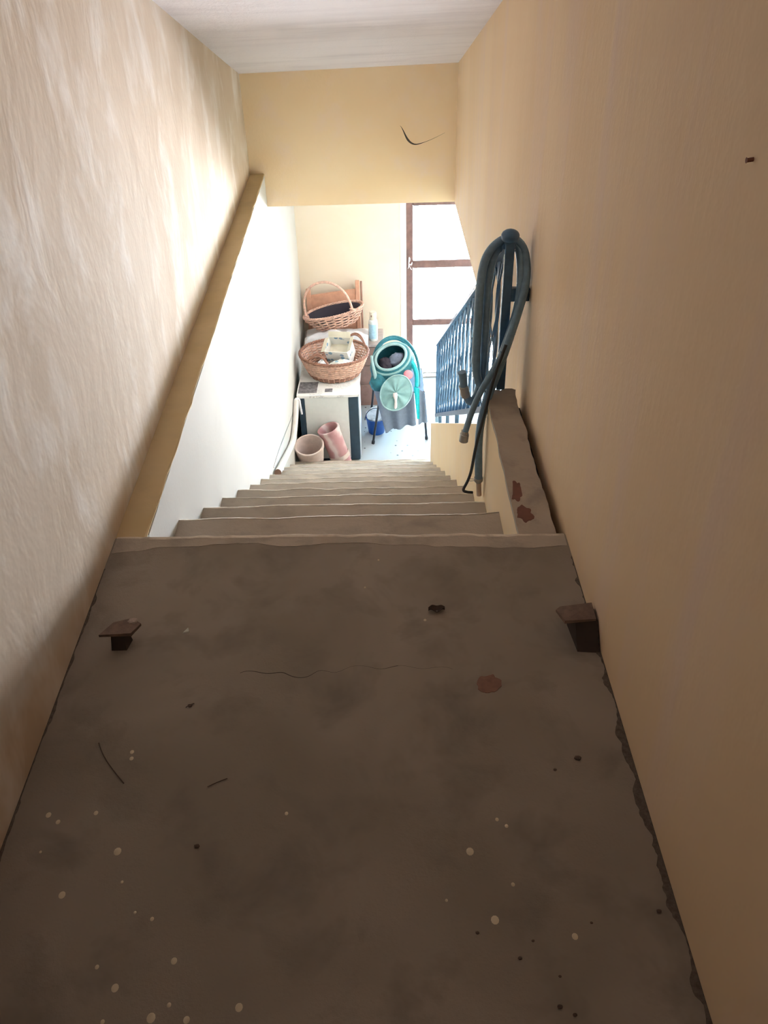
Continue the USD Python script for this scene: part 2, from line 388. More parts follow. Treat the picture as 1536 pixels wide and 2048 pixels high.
# white wall beside the stairs and its ledge at landing level
struct('wall_stair_left', [box(-.15, XL, 0.02, YS, -2.4, -.012), box(-.15, XL, YS, YF + .1, -2.4, ZB)], M['white'])
def ledge():
    ys = np.linspace(-.03, YS, 92); edge = XL + .002 + (meshkit.fbm(np.c_[ys * 9, ys * 0, ys * 0], 4, 3) - .5) * .010
    V = []; F = []
    for y, e in zip(ys, edge):
        V += [(0, y, -.0006), (e - .004, y, -.0006), (e, y, -.004), (e - .003, y, -.014), (0, y, -.014)]
    for i in range(len(ys) - 1):
        for j in range(5):
            a, b, c, d = i * 5 + j, (i + 1) * 5 + j, (i + 1) * 5 + (j + 1) % 5, i * 5 + (j + 1) % 5
            F += [(a, b, c), (a, c, d)]
    return trimesh.Trimesh(V, F, process=False)
struct('trim_1', ledge(), M['ledge'], smooth=40)
# lower room
struct('floor_lower', [box(-.1, 1.08, 3.2175, YF + .4, ZF - .1, ZF), box(1.08, 2.6, -.3, YF + .4, ZF - .1, ZF)], M['terrazzo'])
struct('ceiling_lower', [box(XL, 2.5, YS + .2, YF + .1, ZB, ZB + .15), box(1.24, 2.5, -.3, YS + .2, ZB, ZB + .15)], M['ceil'])
DX0, DX1, DZ = .849, 2.12, -.655
struct('wall_far', [box(-.1, DX0, YF, YF + .2, ZF - .05, ZB + .1), box(DX1, 2.5, YF, YF + .2, ZF - .05, ZB + .1), box(DX0, DX1, YF, YF + .2, DZ, ZB + .1)], M['far'])
struct('wall_lower_right', box(2.4, 2.5, -.3, YF + .1, ZF - .05, ZB + .1), M['far'])
struct('wall_lower_back', box(1.08, 2.5, -.4, -.3, ZF - .05, ZB + .1), M['far'])
# white jamb and garden door of glass in brown wood
struct('trim_2', [box(DX0, .893, YF - .004, YF + .12, ZF, DZ), box(DX0, DX1, YF + .02, YF + .12, DZ - .012, DZ)], M['jamb'])
door = keys(thing('door_1', None, None, (1.49, YF, ZF)), kind='structure')
def leaf(x0, x1):
    y0, y1 = YF + .03, YF + .07
    st = .051; lf_ = obj('door_leaf', box(x0, x0 + st, y0, y1, ZF + .012, DZ - .012, .004), M['frame'], door)
    obj('stile', box(x1 - st, x1, y0, y1, ZF + .012, DZ - .012, .004), M['frame'], lf_)
    rails = [(DZ - .040, DZ - .012), (-1.168, -1.110), (-1.642, -1.592), (ZF + .030, ZF + .044)]
    for a, b in rails:
        obj('rail', box(x0 + st, x1 - st, y0 + .003, y1 - .003, a, b, .004), M['frame'] if b > -1.7 else M['steel'], lf_)
    for (a, b) in zip(rails[1:], rails[:-1]):
        obj('pane', box(x0 + st - .005, x1 - st + .005, y0 + .017, y0 + .022, a[1] - .004, b[0] + .004), M['glass'], lf_, smooth=False)
leaf(.893, 1.49); leaf(1.495, 2.10)
obj('threshold', box(.893, 2.10, YF + .02, YF + .10, ZF, ZF + .012, .003), M['steel'], door)

# parapet at landing level, sloping stringer beside the stair
par = struct('wall_parapet', box(XR, 1.077, -.02, .69, -.5, -.014), M['parapet'])
def coping():
    from shapely.geometry import Polygon
    pts = []
    for y in np.linspace(-.045, .69, 32): pts.append((XR - .002 + (meshkit.fbm(np.array([[y * 12, 0, 0]]), 3, 1)[0] - .5) * .006, y))
    for x in np.linspace(.995, 1.08, 10): pts.append((x, .69 + (meshkit.fbm(np.array([[x * 60, 3, 0]]), 3, 2)[0] - .5) * .02))
    for y in np.linspace(.688, -.045, 44): pts.append((1.076 + (meshkit.fbm(np.array([[y * 16, 9, 0]]), 3, 4)[0] - .5) * .014, y))
    e = trimesh.creation.extrude_polygon(Polygon(pts), .014, engine='earcut'); e.apply_translation((0, 0, -.0148)); return e
obj('gap_shade_block', box(1.077, 1.0995, -.06, .69, -.20, -.07), M['dark'], par, smooth=False)  # near-black block added to shut out light and keep the gap dark
obj('coping', coping(), M['coping'], par, smooth=False)
for q in ([(.992, .115), (1.000, .150), (1.006, .19), (1.018, .18), (1.017, .13), (1.004, .10)],
          [(.993, .035), (1.002, .075), (1.012, .085), (1.030, .062), (1.033, .03), (1.012, .018)]):
    obj('paint_stain', blob(ragged(q, .8, 4), .0007, -.0008), M['redpaint'], par, smooth=False)
SL = .6023
def stringer():
    y0, y1 = .69, 3.135; x0, x1 = XR, 1.084
    za, zb = -.126, -.126 - SL * (y1 - y0)
    return hexa([(x0, y0, za - .5), (x1, y0, za - .5), (x0, y1, ZF), (x1, y1, ZF)], [(x0, y0, za), (x1, y0, za), (x0, y1, zb), (x1, y1, zb)])
struct('wall_stringer', stringer(), M['parapet'])

# stairs
stairs = thing('staircase', 'worn bare concrete staircase going down between white wall and yellow parapet', 'stairs', (.53, 0, ZF), kind='structure')
for n in range(1, 12):
    xs = np.linspace(XL - .0003, XR + .0003, 60)
    yf, z = n * RUN, -n * RISE
    wob = (meshkit.fbm(np.c_[xs * 9, np.full(60, n * 3.7), xs * 0], 4, n) - .5)
    skew = .012 - .012 * (xs - XL) / (XR - XL)
    V = []; F = []
    for i, x in enumerate(xs):
        e = yf + skew[i] + wob[i] * .010; dz = wob[i] * .006; yb = yf - RUN - .03
        V += [(x, yb, z), (x, e - .05, z + dz * .4), (x, e - .014, z + dz), (x, e - .004, z - .004 + dz), (x, e, z - .014), (x, e - .012, z - RISE - .01), (x, yb, z - RISE - .01)]
    for i in range(59):
        for j in range(7):
            a, b, c, d = i * 7 + j, (i + 1) * 7 + j, (i + 1) * 7 + (j + 1) % 7, i * 7 + (j + 1) % 7
            F += [(a, b, c), (a, c, d)]
    so = obj('step', trimesh.Trimesh(V, F, process=False), M['step'], stairs, smooth=50)
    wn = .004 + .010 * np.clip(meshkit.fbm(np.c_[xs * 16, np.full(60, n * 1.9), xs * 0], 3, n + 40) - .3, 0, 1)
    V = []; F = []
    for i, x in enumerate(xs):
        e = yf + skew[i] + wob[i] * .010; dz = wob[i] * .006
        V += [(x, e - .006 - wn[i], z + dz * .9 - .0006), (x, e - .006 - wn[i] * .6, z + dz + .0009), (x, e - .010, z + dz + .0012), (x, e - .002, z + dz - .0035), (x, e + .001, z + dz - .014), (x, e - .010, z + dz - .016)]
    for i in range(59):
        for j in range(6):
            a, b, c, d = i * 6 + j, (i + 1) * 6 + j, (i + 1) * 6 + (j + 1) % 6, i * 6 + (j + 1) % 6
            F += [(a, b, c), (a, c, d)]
    obj('lit_edge', trimesh.Trimesh(V, F, process=False), M['worn'], so, smooth=50, label='pale nosing with window light in its colour')  # bright strip painting the light caught by each nosing

# ------------------------------------------------------------------ iron railing on the parapet and stringer
RX = 1.034
rail = thing('stair_railing', 'dark iron stair railing with twisted balusters and domed newel post', 'railing', (RX, .70, -.014))
PZ = .485
ZT = lambda y: .452 - .609 * (y - .69)       # top rail line
ZL = lambda y: -.0665 - SL * (y - .69)       # bottom rail line
def bar(a, b, w, h):
    a, b = np.array(a, float), np.array(b, float); d = (b - a) / np.linalg.norm(b - a)
    s = np.cross(d, [0, 0, 1.0]); s = s / np.linalg.norm(s) if np.linalg.norm(s) > 1e-6 else np.array([1.0, 0, 0])
    n = np.cross(s, d)
    return trimesh.convex.convex_hull(np.array([p + i * s * w / 2 + j * n * h / 2 for p in (a, b) for i in (-1, 1) for j in (-1, 1)]))
obj('newel_post', box(RX - .013, RX + .013, .687, .713, -.002, PZ - .02, .002), M['iron'], rail)
obj('post_cap', lathe([(0, -.034), (.014, -.034), (.016, -.026), (.0235, -.020), (.0255, -.012), (.0255, -.006), (.022, .001), (.015, .006), (.007, .009), (0, .0095)], 24, (RX, .70, PZ)), M['iron'], rail)
obj('wall_bracket', box(RX + .01, 1.1, .69, .71, .285, .325, .002), M['iron'], rail)
yE = 3.2
obj('top_rail', bar((RX, .70, ZT(.70)), (RX, yE, ZT(yE)), .036, .014), M['iron'], rail)
obj('bottom_rail', bar((RX, .70, ZL(.70)), (RX, yE, ZL(yE)), .030, .022), M['ironsill'], rail)
obj('end_post', box(RX - .011, RX + .011, yE - .011, yE + .011, ZL(yE) - .05, ZT(yE) + .006, .002), M['iron'], rail)
nb = 15
ys = np.linspace(.70, yE, nb + 2)
for i in range(1, nb + 1):
    y = ys[i]
    zz = np.linspace(ZL(y), ZT(y), 26); tw = np.linspace(0, 2 * np.pi, 26)
    V = []
    for z, a in zip(zz, tw):
        for k in range(4):
            V.append((RX + .0078 * math.cos(a + k * math.pi / 2), y + .0078 * math.sin(a + k * math.pi / 2), z))
    F = []
    for q in range(25):
        for k in range(4):
            l = (k + 1) % 4
            F += [(q * 4 + k, q * 4 + l, q * 4 + 4 + l), (q * 4 + k, q * 4 + 4 + l, q * 4 + 4 + k)]
    obj('baluster', trimesh.Trimesh(V, F, process=False), M['iron'], rail, smooth=30)
for i in range(nb + 1):
    a, b = ys[i], ys[i + 1]; mid = (a + b) / 2
    za = lambda y, q: ZL(y) + q * (ZT(y) - ZL(y))
    obj('scroll', [tube([(RX, a, za(a, .15)), (RX, mid, za(mid, .02)), (RX, b, za(b, .15))], .004, 5)], M['iron'], rail)
    obj('scroll', [tube([(RX, a, za(a, .84)), (RX, mid, za(mid, .98)), (RX, b, za(b, .84))], .004, 5)], M['iron'], rail)
    if i % 3 == 1:
        obj('diagonal', tube([(RX, a, za(a, .66)), (RX, b, za(b, .40))], .003, 5), M['iron'], rail)
        obj('diagonal', tube([(RX, a, za(a, .40)), (RX, b, za(b, .66))], .003, 5), M['iron'], rail)
for y in (.95, 1.45, 1.95, 2.45, 2.95):
    obj('foot', box(RX - .009, RX + .009, y - .012, y + .012, ZL(y) - .066, ZL(y) - .002, .001), M['iron'], rail)

# ------------------------------------------------------------------ hoses hung on the newel post
hose_pts = [(0.9723, 0.6200, -0.2978), (0.9672, 0.6200, -0.1873), (0.9701, 0.6300, -0.0919), (0.9865, 0.6350, -0.0064), (1.0127, 0.6400, 0.0790), (1.0430, 0.6500, 0.1845), (1.0693, 0.6600, 0.2854), (1.0850, 0.6850, 0.3527), (1.0848, 0.7100, 0.4018), (1.0700, 0.7350, 0.4394), (1.0406, 0.7450, 0.4539), (1.0092, 0.7400, 0.4450), (0.9777, 0.7250, 0.4166), (0.9591, 0.7000, 0.3621), (0.9527, 0.6800, 0.2676), (0.9506, 0.6700, 0.1614), (0.9538, 0.6650, 0.0777), (0.9760, 0.6650, 0.0258), (1.0028, 0.6680, 0.0474), (1.0280, 0.6720, 0.1170), (1.0510, 0.6750, 0.2043), (1.0668, 0.6800, 0.2798), (1.0716, 0.6900, 0.3511), (1.0698, 0.7150, 0.4033), (1.0568, 0.7400, 0.4351), (1.0280, 0.7500, 0.4381), (1.0023, 0.7400, 0.4177), (0.9828, 0.7200, 0.3640), (0.9765, 0.7000, 0.2737), (0.9757, 0.6900, 0.1509), (0.9730, 0.6900, 0.0503), (0.9615, 0.6850, -0.0128), (0.9449, 0.6800, -0.0378), (0.9279, 0.6750, -0.0149), (0.9165, 0.6700, 0.0318), (0.9103, 0.6680, 0.0741)]
path = spline(hose_pts, 240)
hose = thing('garden_hose', 'thick grey garden hose coiled over the newel post of the stair railing', 'hose', np.array((0.9744, 0.6200, -0.3439)))
obj('hose_body', tube(path, .0125, 12), M['hose'], hose, smooth=60)
e0, e1 = np.array((0.9719, 0.6200, -0.2898)), np.array((0.9765, 0.6200, -0.3541))
d = (e1 - e0) / np.linalg.norm(e1 - e0)
obj('end_fitting', tube([e0, e0 + d * .012, e0 + d * .013, e1], [.010, .010, .0085, .0085], 14), M['brass'], hose)
obj('hose_clamp', tube([e0 - d * .006, e0 + d * .006], .0145, 16), M['steel'], hose)
a = np.linspace(0, 2 * np.pi, 20, endpoint=False)
obj('clamp_loop', tube([e0 + np.array([-.024 + .011 * math.cos(q), -.004, .004 * math.sin(q)]) for q in a], .0012, 6, closed=True), M['steel'], hose)
kk = 232
obj('loop_clip', [tube([path[kk] - (path[kk + 2] - path[kk - 2]) * .5, path[kk] + (path[kk + 2] - path[kk - 2]) * .5], .0140, 16)], M['steel'], hose)
h2 = [(1.0251, 0.6320, 0.1520), (1.0009, 0.6280, 0.1024), (0.9704, 0.6220, 0.0444), (0.9484, 0.6200, -0.0106), (0.9323, 0.6200, -0.0667), (0.9217, 0.6200, -0.1133)]
hose2 = thing('short_hose', 'thinner grey hose hanging free with a round grey coupling at its end', 'hose', np.array((0.9180, 0.6200, -0.1427)))
obj('hose_body', tube(spline(h2, 40), .0095, 10), M['hose'], hose2, smooth=60)
c0, c1 = np.array((0.9214, 0.6200, -0.1060)), np.array((0.9180, 0.6200, -0.1427)); d = (c1 - c0) / np.linalg.norm(c1 - c0)
obj('coupling', tube([c0, c0 + d * .010, c0 + d * .011, c1], [.0115, .0115, .0145, .0145], 16), M['steel'], hose2)
cb = [(1.0287, 0.6100, 0.1884), (1.0136, 0.6050, 0.1401), (0.9973, 0.6000, 0.0808), (0.9838, 0.5950, 0.0164), (0.9704, 0.5920, -0.0546), (0.9555, 0.5900, -0.1359), (0.9485, 0.5900, -0.1915), (0.9399, 0.5900, -0.2523), (0.9255, 0.5900, -0.2948), (0.9219, 0.5950, -0.3161), (0.9341, 0.6000, -0.3261), (0.9527, 0.6050, -0.3324)]
cable = thing('black_cable', 'thin black cable hanging in front of the hose down to the steps', 'cable', np.array((0.9248, 0.6200, -0.3341)))
obj('cable_body', tube(spline(cb, 80), .0048, 8), M['cable'], cable, smooth=60)

# ------------------------------------------------------------------ lower room: white cabinet and what stands on it
CX0, CX1, CY0, CY1, CZ = .108, .520, 3.47, 3.99, -1.556
cab = thing('cabinet', 'low white cabinet with dark edge stiles under the spread newspaper', 'cabinet', (.31, 3.73, ZF))
obj('body', box(CX0, CX1, CY0 + .02, CY1, ZF + .02, CZ - .018, .003), M['cabside'], cab)
obj('door', box(CX0 + .04, CX1 - .073, CY0, CY0 + .02, ZF + .03, CZ - .02, .003), M['cabwhite'], cab)
obj('stile', box(CX0, CX0 + .038, CY0, CY0 + .02, ZF + .02, CZ - .018, .002), M['cabdark'], cab, label='black left edge strip')
obj('stile', box(CX1 - .071, CX1 - .006, CY0, CY0 + .02, ZF + .02, CZ - .018, .002), M['cabdark'], cab, label='dark blue right edge strip')
obj('top', box(CX0, CX1, CY0, CY1, CZ - .018, CZ, .003), M['cabwhite'], cab)
obj('plinth', box(CX0 + .01, CX1 - .01, CY0 + .03, CY1 - .01, ZF, ZF + .02), M['cabdark'], cab)

def news(u, v):
    x = .104 + u * (.424) + .006 * math.sin(v * 5); y = 3.92 - v * .47
    z = CZ + .0035 + .0015 * math.sin(u * 9 + v * 4)
    if y < CY0 - .004:
        z -= (CY0 - .004 - y) * 1.3; y = CY0 - .006 - (CY0 - .004 - y) * .15
    return (x, y, z)
paper = thing('newspaper', 'open newspaper spread on the white cabinet under the wicker basket', 'newspaper', (.31, 3.7, CZ))
obj('sheet', sheet(news, 24, 40, .0016), M['news'], paper)
def pic(u, v):
    x, y, z = news(.02 + .30 * u, .58 + .33 * v); return (x, y, z + .0012)
obj('printed_picture', sheet(pic, 10, 14, .0006), M['newsdark'], paper)
def pic2(u, v):
    x, y, z = news(.45 + .12 * u, .80 + .10 * v); return (x, y, z + .0012)
obj('printed_picture', sheet(pic2, 6, 8, .0006), M['newsdark'], paper)

def wicker(parent, cx, cy, z0, z1, bx, by, rx, ry, rows, stakes, thick, mt, mband, rim_mat, amp=.005, xf=None, dy=0, openness=1.0, base_rows=0):
    xf = xf or (lambda m: m)
    N = stakes * 4; th = np.linspace(0, 2 * np.pi, N, endpoint=False)
    weave, band, st = [], [], []
    for k in range(rows):
        f = (k + .5) / rows; z = z0 + f * (z1 - z0); g = f ** .8
        ax, ay = bx + (rx - bx) * g, by + (ry - by) * g
        off = amp * np.cos(stakes / 2 * th * 2 / 2 + (k % 2) * np.pi)
        P = np.c_[cx + (ax + off) * np.cos(th), cy + dy * f + (ay + off) * np.sin(th), np.full(N, z)]
        (band if k < base_rows else weave).append(tube(P, thick, 5, closed=True))
    for k in range(stakes):
        a = 2 * np.pi * (k + .5) / stakes; P = []
        for f in np.linspace(-.02, 1.0, 7):
            g = max(f, 0) ** .8; ax, ay = bx + (rx - bx) * g, by + (ry - by) * g
            P.append((cx + ax * math.cos(a), cy + dy * f + ay * math.sin(a), z0 + f * (z1 - z0)))
        st.append(tube(P, thick * 1.1, 5))
    obj('weave', xf(tri(weave)), mt, parent, smooth=50, kind='stuff')
    if band: obj('base_band', xf(tri(band)), mband, parent, smooth=50)
    obj('stakes', xf(tri(st)), mt, parent, smooth=50, kind='stuff')
    rim = []
    th2 = np.linspace(0, 2 * np.pi, 160, endpoint=False)
    for ph in (0, 2 * np.pi / 3, 4 * np.pi / 3):
        q = th2 * 22 + ph
        rim.append(tube(np.c_[cx + (rx + .006 * np.cos(q)) * np.cos(th2), cy + dy + (ry + .006 * np.cos(q)) * np.sin(th2), z1 + .004 + .006 * np.sin(q)], .006, 6, closed=True))
    obj('braided_rim', xf(tri(rim)), rim_mat, parent, smooth=50)
    obj('base', xf(lathe([(0, z0 + .004), (1, z0 + .004), (1, z0), (0, z0)], 40, (cx, cy, 0), bx, by)), mband, parent)

BZ = CZ + .013
bk = thing('wicker_basket', 'round tan wicker basket without hoop handle standing on the newspaper', 'basket', (.352, 3.76, BZ))
wicker(bk, .352, 3.765, BZ, -1.40, .168, .150, .238, .205, 18, 30, .0050, M['wicker'], M['wickerdark'], M['wickerdark'], amp=.004, dy=.02, base_rows=4)
def arch(a0, a1, h, lean, cx=.352, cy=3.785, rx=.238, ry=.205, z=-1.396, r=.006, n=24):
    P = []
    for s in np.linspace(0, 1, n):
        a = math.radians(a0 + (a1 - a0) * s); hh = h * math.sin(math.pi * s) ** .7; k = 1 - lean * hh / h
        P.append((cx + rx * k * math.cos(a), cy + ry * k * math.sin(a), z + hh))
    return tube(P, r, 8)
obj('handle', [arch(222, 262, .055, .10), arch(222, 262, .062, .14)], M['wickerdark'], bk)
obj('handle', [arch(22, 68, .06, .06), arch(22, 68, .067, .02)], M['wickerdark'], bk)

# floral carton in the basket
ct = thing('floral_carton', 'open white paper carton with blue flower print inside the tan basket', 'carton', (.40, 3.80, -1.54))
def carton():
    b = trimesh.creation.box((.165, .13, .15)); hole = trimesh.creation.box((.157, .122, .15)); hole.apply_translation((0, 0, .012))
    return b.difference(hole, engine='manifold')
R1 = trimesh.transformations.euler_matrix(math.radians(26), math.radians(-4), math.radians(-16))
def cx_(m):
    m = m.copy(); m.apply_transform(R1); m.apply_translation((.395, 3.80, -1.40)); return m
obj('carton_body', cx_(carton()), M['floral'], ct, smooth=False)
fl = []
for (x, y, w_, l_, rz, tl) in ((0, .062, .16, .042, 0, 55), (-.08, 0, .12, .035, 90, -25), (.08, 0, .12, .04, 90, 40)):
    f_ = trimesh.creation.box((w_, l_, .002)); f_.apply_translation((0, l_ / 2, 0))
    f_.apply_transform(trimesh.transformations.euler_matrix(math.radians(tl), 0, 0)); 
    f_.apply_transform(trimesh.transformations.euler_matrix(0, 0, math.radians(rz if x <= 0 else -rz))); f_.apply_translation((x, y, .075)); fl.append(cx_(f_))
for f_ in fl: obj('flap', f_, M['cream'], ct, smooth=False)
inl = trimesh.creation.box((.156, .121, .003)); inl.apply_translation((0, 0, .0))
obj('fill', cx_(inl), M['cream'], ct, smooth=False)
def crumple(cx, cy, cz, rx, ry, rz, seed, sub=4, amp=.45):
    s = trimesh.creation.icosphere(subdivisions=sub); v = s.vertices
    n1 = meshkit.fbm(v * 2.1 + seed, 4, seed) - .5
    n2 = np.abs(meshkit.noise(v * 4.0 + 5 + seed, seed + 3) - .5)
    s.vertices = v * (1 + amp * n1 * 1.3 - amp * n2 * .7)[:, None] * np.array([rx, ry, rz]) + np.array([cx, cy, cz]); return s
wad = thing('crumpled_paper', 'crumpled white floral paper in front of the carton in the basket', 'paper', (.40, 3.67, -1.5))
obj('paper_wad', crumple(.405, 3.685, -1.462, .100, .048, .05, 3), M['floral'], wad, smooth=20)
wad2 = thing('crumpled_paper', 'small white paper lump at the left handle inside the tan basket', 'paper', (.28, 3.70, -1.5))
obj('paper_wad', crumple(.275, 3.715, -1.46, .040, .045, .045, 9, 3), M['bagwhite'], wad2, smooth=20)

# cupboard behind, with its things
KX1, KY0, KY1, KZ = .705, 4.25, 4.525, -1.574
cup = thing('low_cupboard', 'low brown wooden cupboard with a flat top against the far wall', 'cupboard', (.4, 4.38, ZF))
obj('body', box(.11, KX1 - .02, KY0 + .015, KY1 - .005, ZF, KZ - .022, .003), M['cupboard'], cup)
obj('top', box(.10, KX1, KY0, KY1, KZ - .022, KZ, .004), M['cuptop'], cup)
for k in range(3):
    obj('drawer', box(.13, KX1 - .04, KY0 + .006, KY0 + .015, ZF + .04 + k * .158, ZF + .04 + k * .158 + .148, .002), M['cupboard'], cup)

sp = thing('plastic_sheet', 'crumpled white plastic sheet under the upper wicker basket', 'plastic sheet', (.36, 4.3, KZ))
def drape(u, v):
    x = .118 + .47 * u; y = 4.512 - .36 * v
    h = np.interp(v, [0, .1, .5, .68, .78, 1], [.0, .030, .038, .098, .088, .0]) * (0.65 + .35 * math.sin(math.pi * u) ** .5)
    n = float(meshkit.fbm(np.array([[u * 5, v * 4, 2]]), 4, 8)[0] - .5)
    z = KZ + .004 + max(0, h * (1 + 1.2 * n))
    if v > .80: z = KZ + .004 + (z - KZ) * 1.0 - (v - .80) * .38
    if y < KY0: y = y + (KY0 - y) * .5; z = z
    return (x + .01 * n, y + .02 * n, max(z, KZ + .004) if y >= KY0 - .004 else z)
obj('sheet', sheet(drape, 40, 34, .003), M['plastic'], sp, smooth=50)

b2 = thing('hoop_basket', 'oval wicker basket with tall hoop handle and dark lining on the plastic sheet', 'basket', (.35, 4.385, -1.49))
T2 = trimesh.transformations.rotation_matrix(math.radians(-11.5), [0, 1, 0], (.35, 4.385, -1.45))
def tilt(m):
    m = m.copy(); m.apply_transform(T2); return m
wicker(b2, .352, 4.385, -1.462, -1.355, .150, .085, .228, .122, 9, 22, .0048, M['wickerpale'], M['wicker'], M['wickerpale'], amp=.006, xf=tilt)
obj('lining', tilt(lathe([(0, -1.448), (.88, -1.448), (.99, -1.40), (1.36, -1.356), (1.33, -1.352), (.95, -1.41), (.85, -1.444), (0, -1.444)], 40, (.352, 4.385, 0), .155, .083)), M['lining'], b2)
hp = []
for s in np.linspace(0, 1, 40):
    a = math.pi * s; hp.append((.325 - .178 * math.cos(a), 4.385 - .09 * math.cos(a) * -.35 - .05, -1.36 + .262 * math.sin(a) ** .75))
obj('hoop_handle', tilt(tube(hp, .0095, 10)), M['wickerpale'], b2)
for q in (hp[0], hp[-1]):
    bind = []
    for k in range(5):
        a = np.linspace(0, 2 * np.pi, 14, endpoint=False)
        bind.append(tube([(q[0] + .017 * math.cos(t_), q[1] + .017 * math.sin(t_), q[2] - .02 + k * .011 + .006 * math.sin(t_ + k)) for t_ in a], .0042, 5, closed=True))
    obj('binding', tilt(tri(bind)), M['wickerpale'], b2)

ch = thing('wooden_panel', 'orange brown wooden panel with two raised end posts behind the hoop basket', 'panel', (.33, 4.58, ZF))
obj('panel', hexa([(.135, 4.575, -1.75), (.53, 4.575, -1.72), (.135, 4.595, -1.75), (.53, 4.595, -1.72)], [(.135, 4.575, -1.315), (.53, 4.575, -1.265), (.135, 4.595, -1.315), (.53, 4.595, -1.265)]), M['orangewood'], ch)
obj('post', box(.122, .158, 4.565, 4.600, ZF, -1.262, .003), M['orangewood'], ch)
obj('post', box(.500, .532, 4.565, 4.600, ZF, -1.205, .003), M['orangewood'], ch)
obj('side_post', box(.536, .552, 4.60, 4.63, ZF, -1.225, .003), M['cupboard'], ch)

bt = thing('spray_bottle', 'pale bottle with light blue label and beige cap on the low cupboard', 'bottle', (.628, 4.335, KZ))
bc = (.628, 4.335, KZ)
obj('bottle_body', lathe([(0, 0), (.031, 0), (.033, .004), (.033, .15), (.031, .160), (.022, .172), (0, .172)], 28, bc), M['bottle'], bt)
obj('bottle_label', lathe([(.0334, .02), (.0338, .02), (.0338, .135), (.0334, .135)], 28, bc), M['label'], bt)
cp_ = obj('cap', lathe([(0, .168), (.026, .168), (.027, .172), (.027, .215), (.024, .225), (0, .226)], 28, bc), M['cap'], bt)
obj('nozzle', box(.612, .622, 4.303, 4.318, KZ + .195, KZ + .207, .001), M['cupboard'], cp_)

# ------------------------------------------------------------------ pots at the foot of the stairs
def pot(r0, r1, h, wall=.009, rim=True):
    return [(0, 0), (r0, 0), (r0 + .002, .004), (r1 - .002, h - .03), (r1, h - .028), (r1 + .003, h - .004), (r1, h), (r1 - wall, h), (r1 - wall - .004, h - .02), (r0 - wall * .6, wall), (0, wall)]
p1 = thing('flower_pot', 'pale clay flower pot standing upright at the foot of the stairs', 'flower pot', (.178, 3.315, ZF))
obj('pot_body', place(lathe(pot(.070, .100, .262), 40), (-.04, -.24, 1), (.182, 3.342, ZF + .018)), M['pot_pale'], p1)
p2 = thing('flower_pot', 'pink streaked clay flower pot leaning tilted behind the pale pot', 'flower pot', (.37, 3.37, ZF))
AX = np.array((.288, 3.380, -1.735)) - np.array((.388, 3.374, -2.06)); AX /= np.linalg.norm(AX)
pb_ = obj('pot_body', place(lathe(pot(.062, .076, .325), 40), AX, (.398, 3.376, -2.076)), M['pot_pink'], p2)
obj('pot_band', place(lathe([(.0695, .08), (.0725, .085), (.0735, .11), (.0705, .115)], 40), AX, (.398, 3.376, -2.076)), M['pot_pale'], pb_)

# ------------------------------------------------------------------ bent pale pipe along the white wall
pp = thing('bent_pipe', 'pale bent pipe with hooked top lying against the white wall on the steps', 'pipe', (.1, 2.18, -1.31))
pth = [(.100, 2.18, -1.304), (.100, 2.55, -1.452), (.099, 2.93, -1.602), (.098, 3.06, -1.640), (.097, 3.20, -1.640), (.096, 3.40, -1.596), (.094, 3.44, -1.585)]
obj('pipe_body', tube(spline(pth, 50), .0185, 14), M['pipe'], pp, smooth=60)
obj('shadow_line', tube(spline([(0.0785, 3.8785, -1.7927), (0.0785, 3.4042, -1.6375), (0.0785, 2.958, -1.4991), (0.0785, 2.5745, -1.3801), (0.0785, 2.1998, -1.2847)], 30), .0026, 6), M['steel'], pp, label='thin grey tube for the shadow line on the wall')  # grey tube drawn for a wire shadow along the wall
obj('pipe_end', tube([(.100, 2.172, -1.3008), (.100, 2.182, -1.3048)], [.0192, .0192], 14), M['pipe_end'], pp)
hk = spline([(.094, 3.432, -1.586), (.098, 3.448, -1.572), (.108, 3.452, -1.575), (.116, 3.448, -1.60), (.122, 3.444, -1.650), (.126, 3.440, -1.685)], 24)
obj('hook', tube(hk, np.linspace(.012, .007, 24), 10), M['cord'], pp)

# ------------------------------------------------------------------ folding chair, cloth, bag, bucket
chair = thing('folding_chair', 'folding chair with thin black legs beside the glass door', 'chair', (.80, 3.9, ZF))
SZ = -1.70
legs = [((.604, 3.70, ZF), (.668, 3.735, SZ)), ((1.002, 3.742, ZF), (.972, 3.75, SZ)), ((.590, 4.09, ZF), (.635, 4.06, SZ)), ((.98, 4.10, ZF), (.955, 4.06, SZ))]
for a_, b_ in legs:
    obj('leg', [tube([a_, b_], .0085, 8), tube([a_, tuple(np.array(a_) + (np.array(b_) - np.array(a_)) * .06)], .012, 8)], M['black'], chair)
obj('seat', sheet(lambda u, v: (.64 + .34 * u, 3.73 + .34 * v, SZ + .004 - .03 * math.sin(math.pi * u) * math.sin(math.pi * v)), 14, 14, .006), M['greycloth'], chair)
obj('seat_frame', tube([(.64, 3.73, SZ), (.98, 3.73, SZ), (.98, 4.07, SZ), (.64, 4.07, SZ)], .0095, 8, closed=True), M['black'], chair)

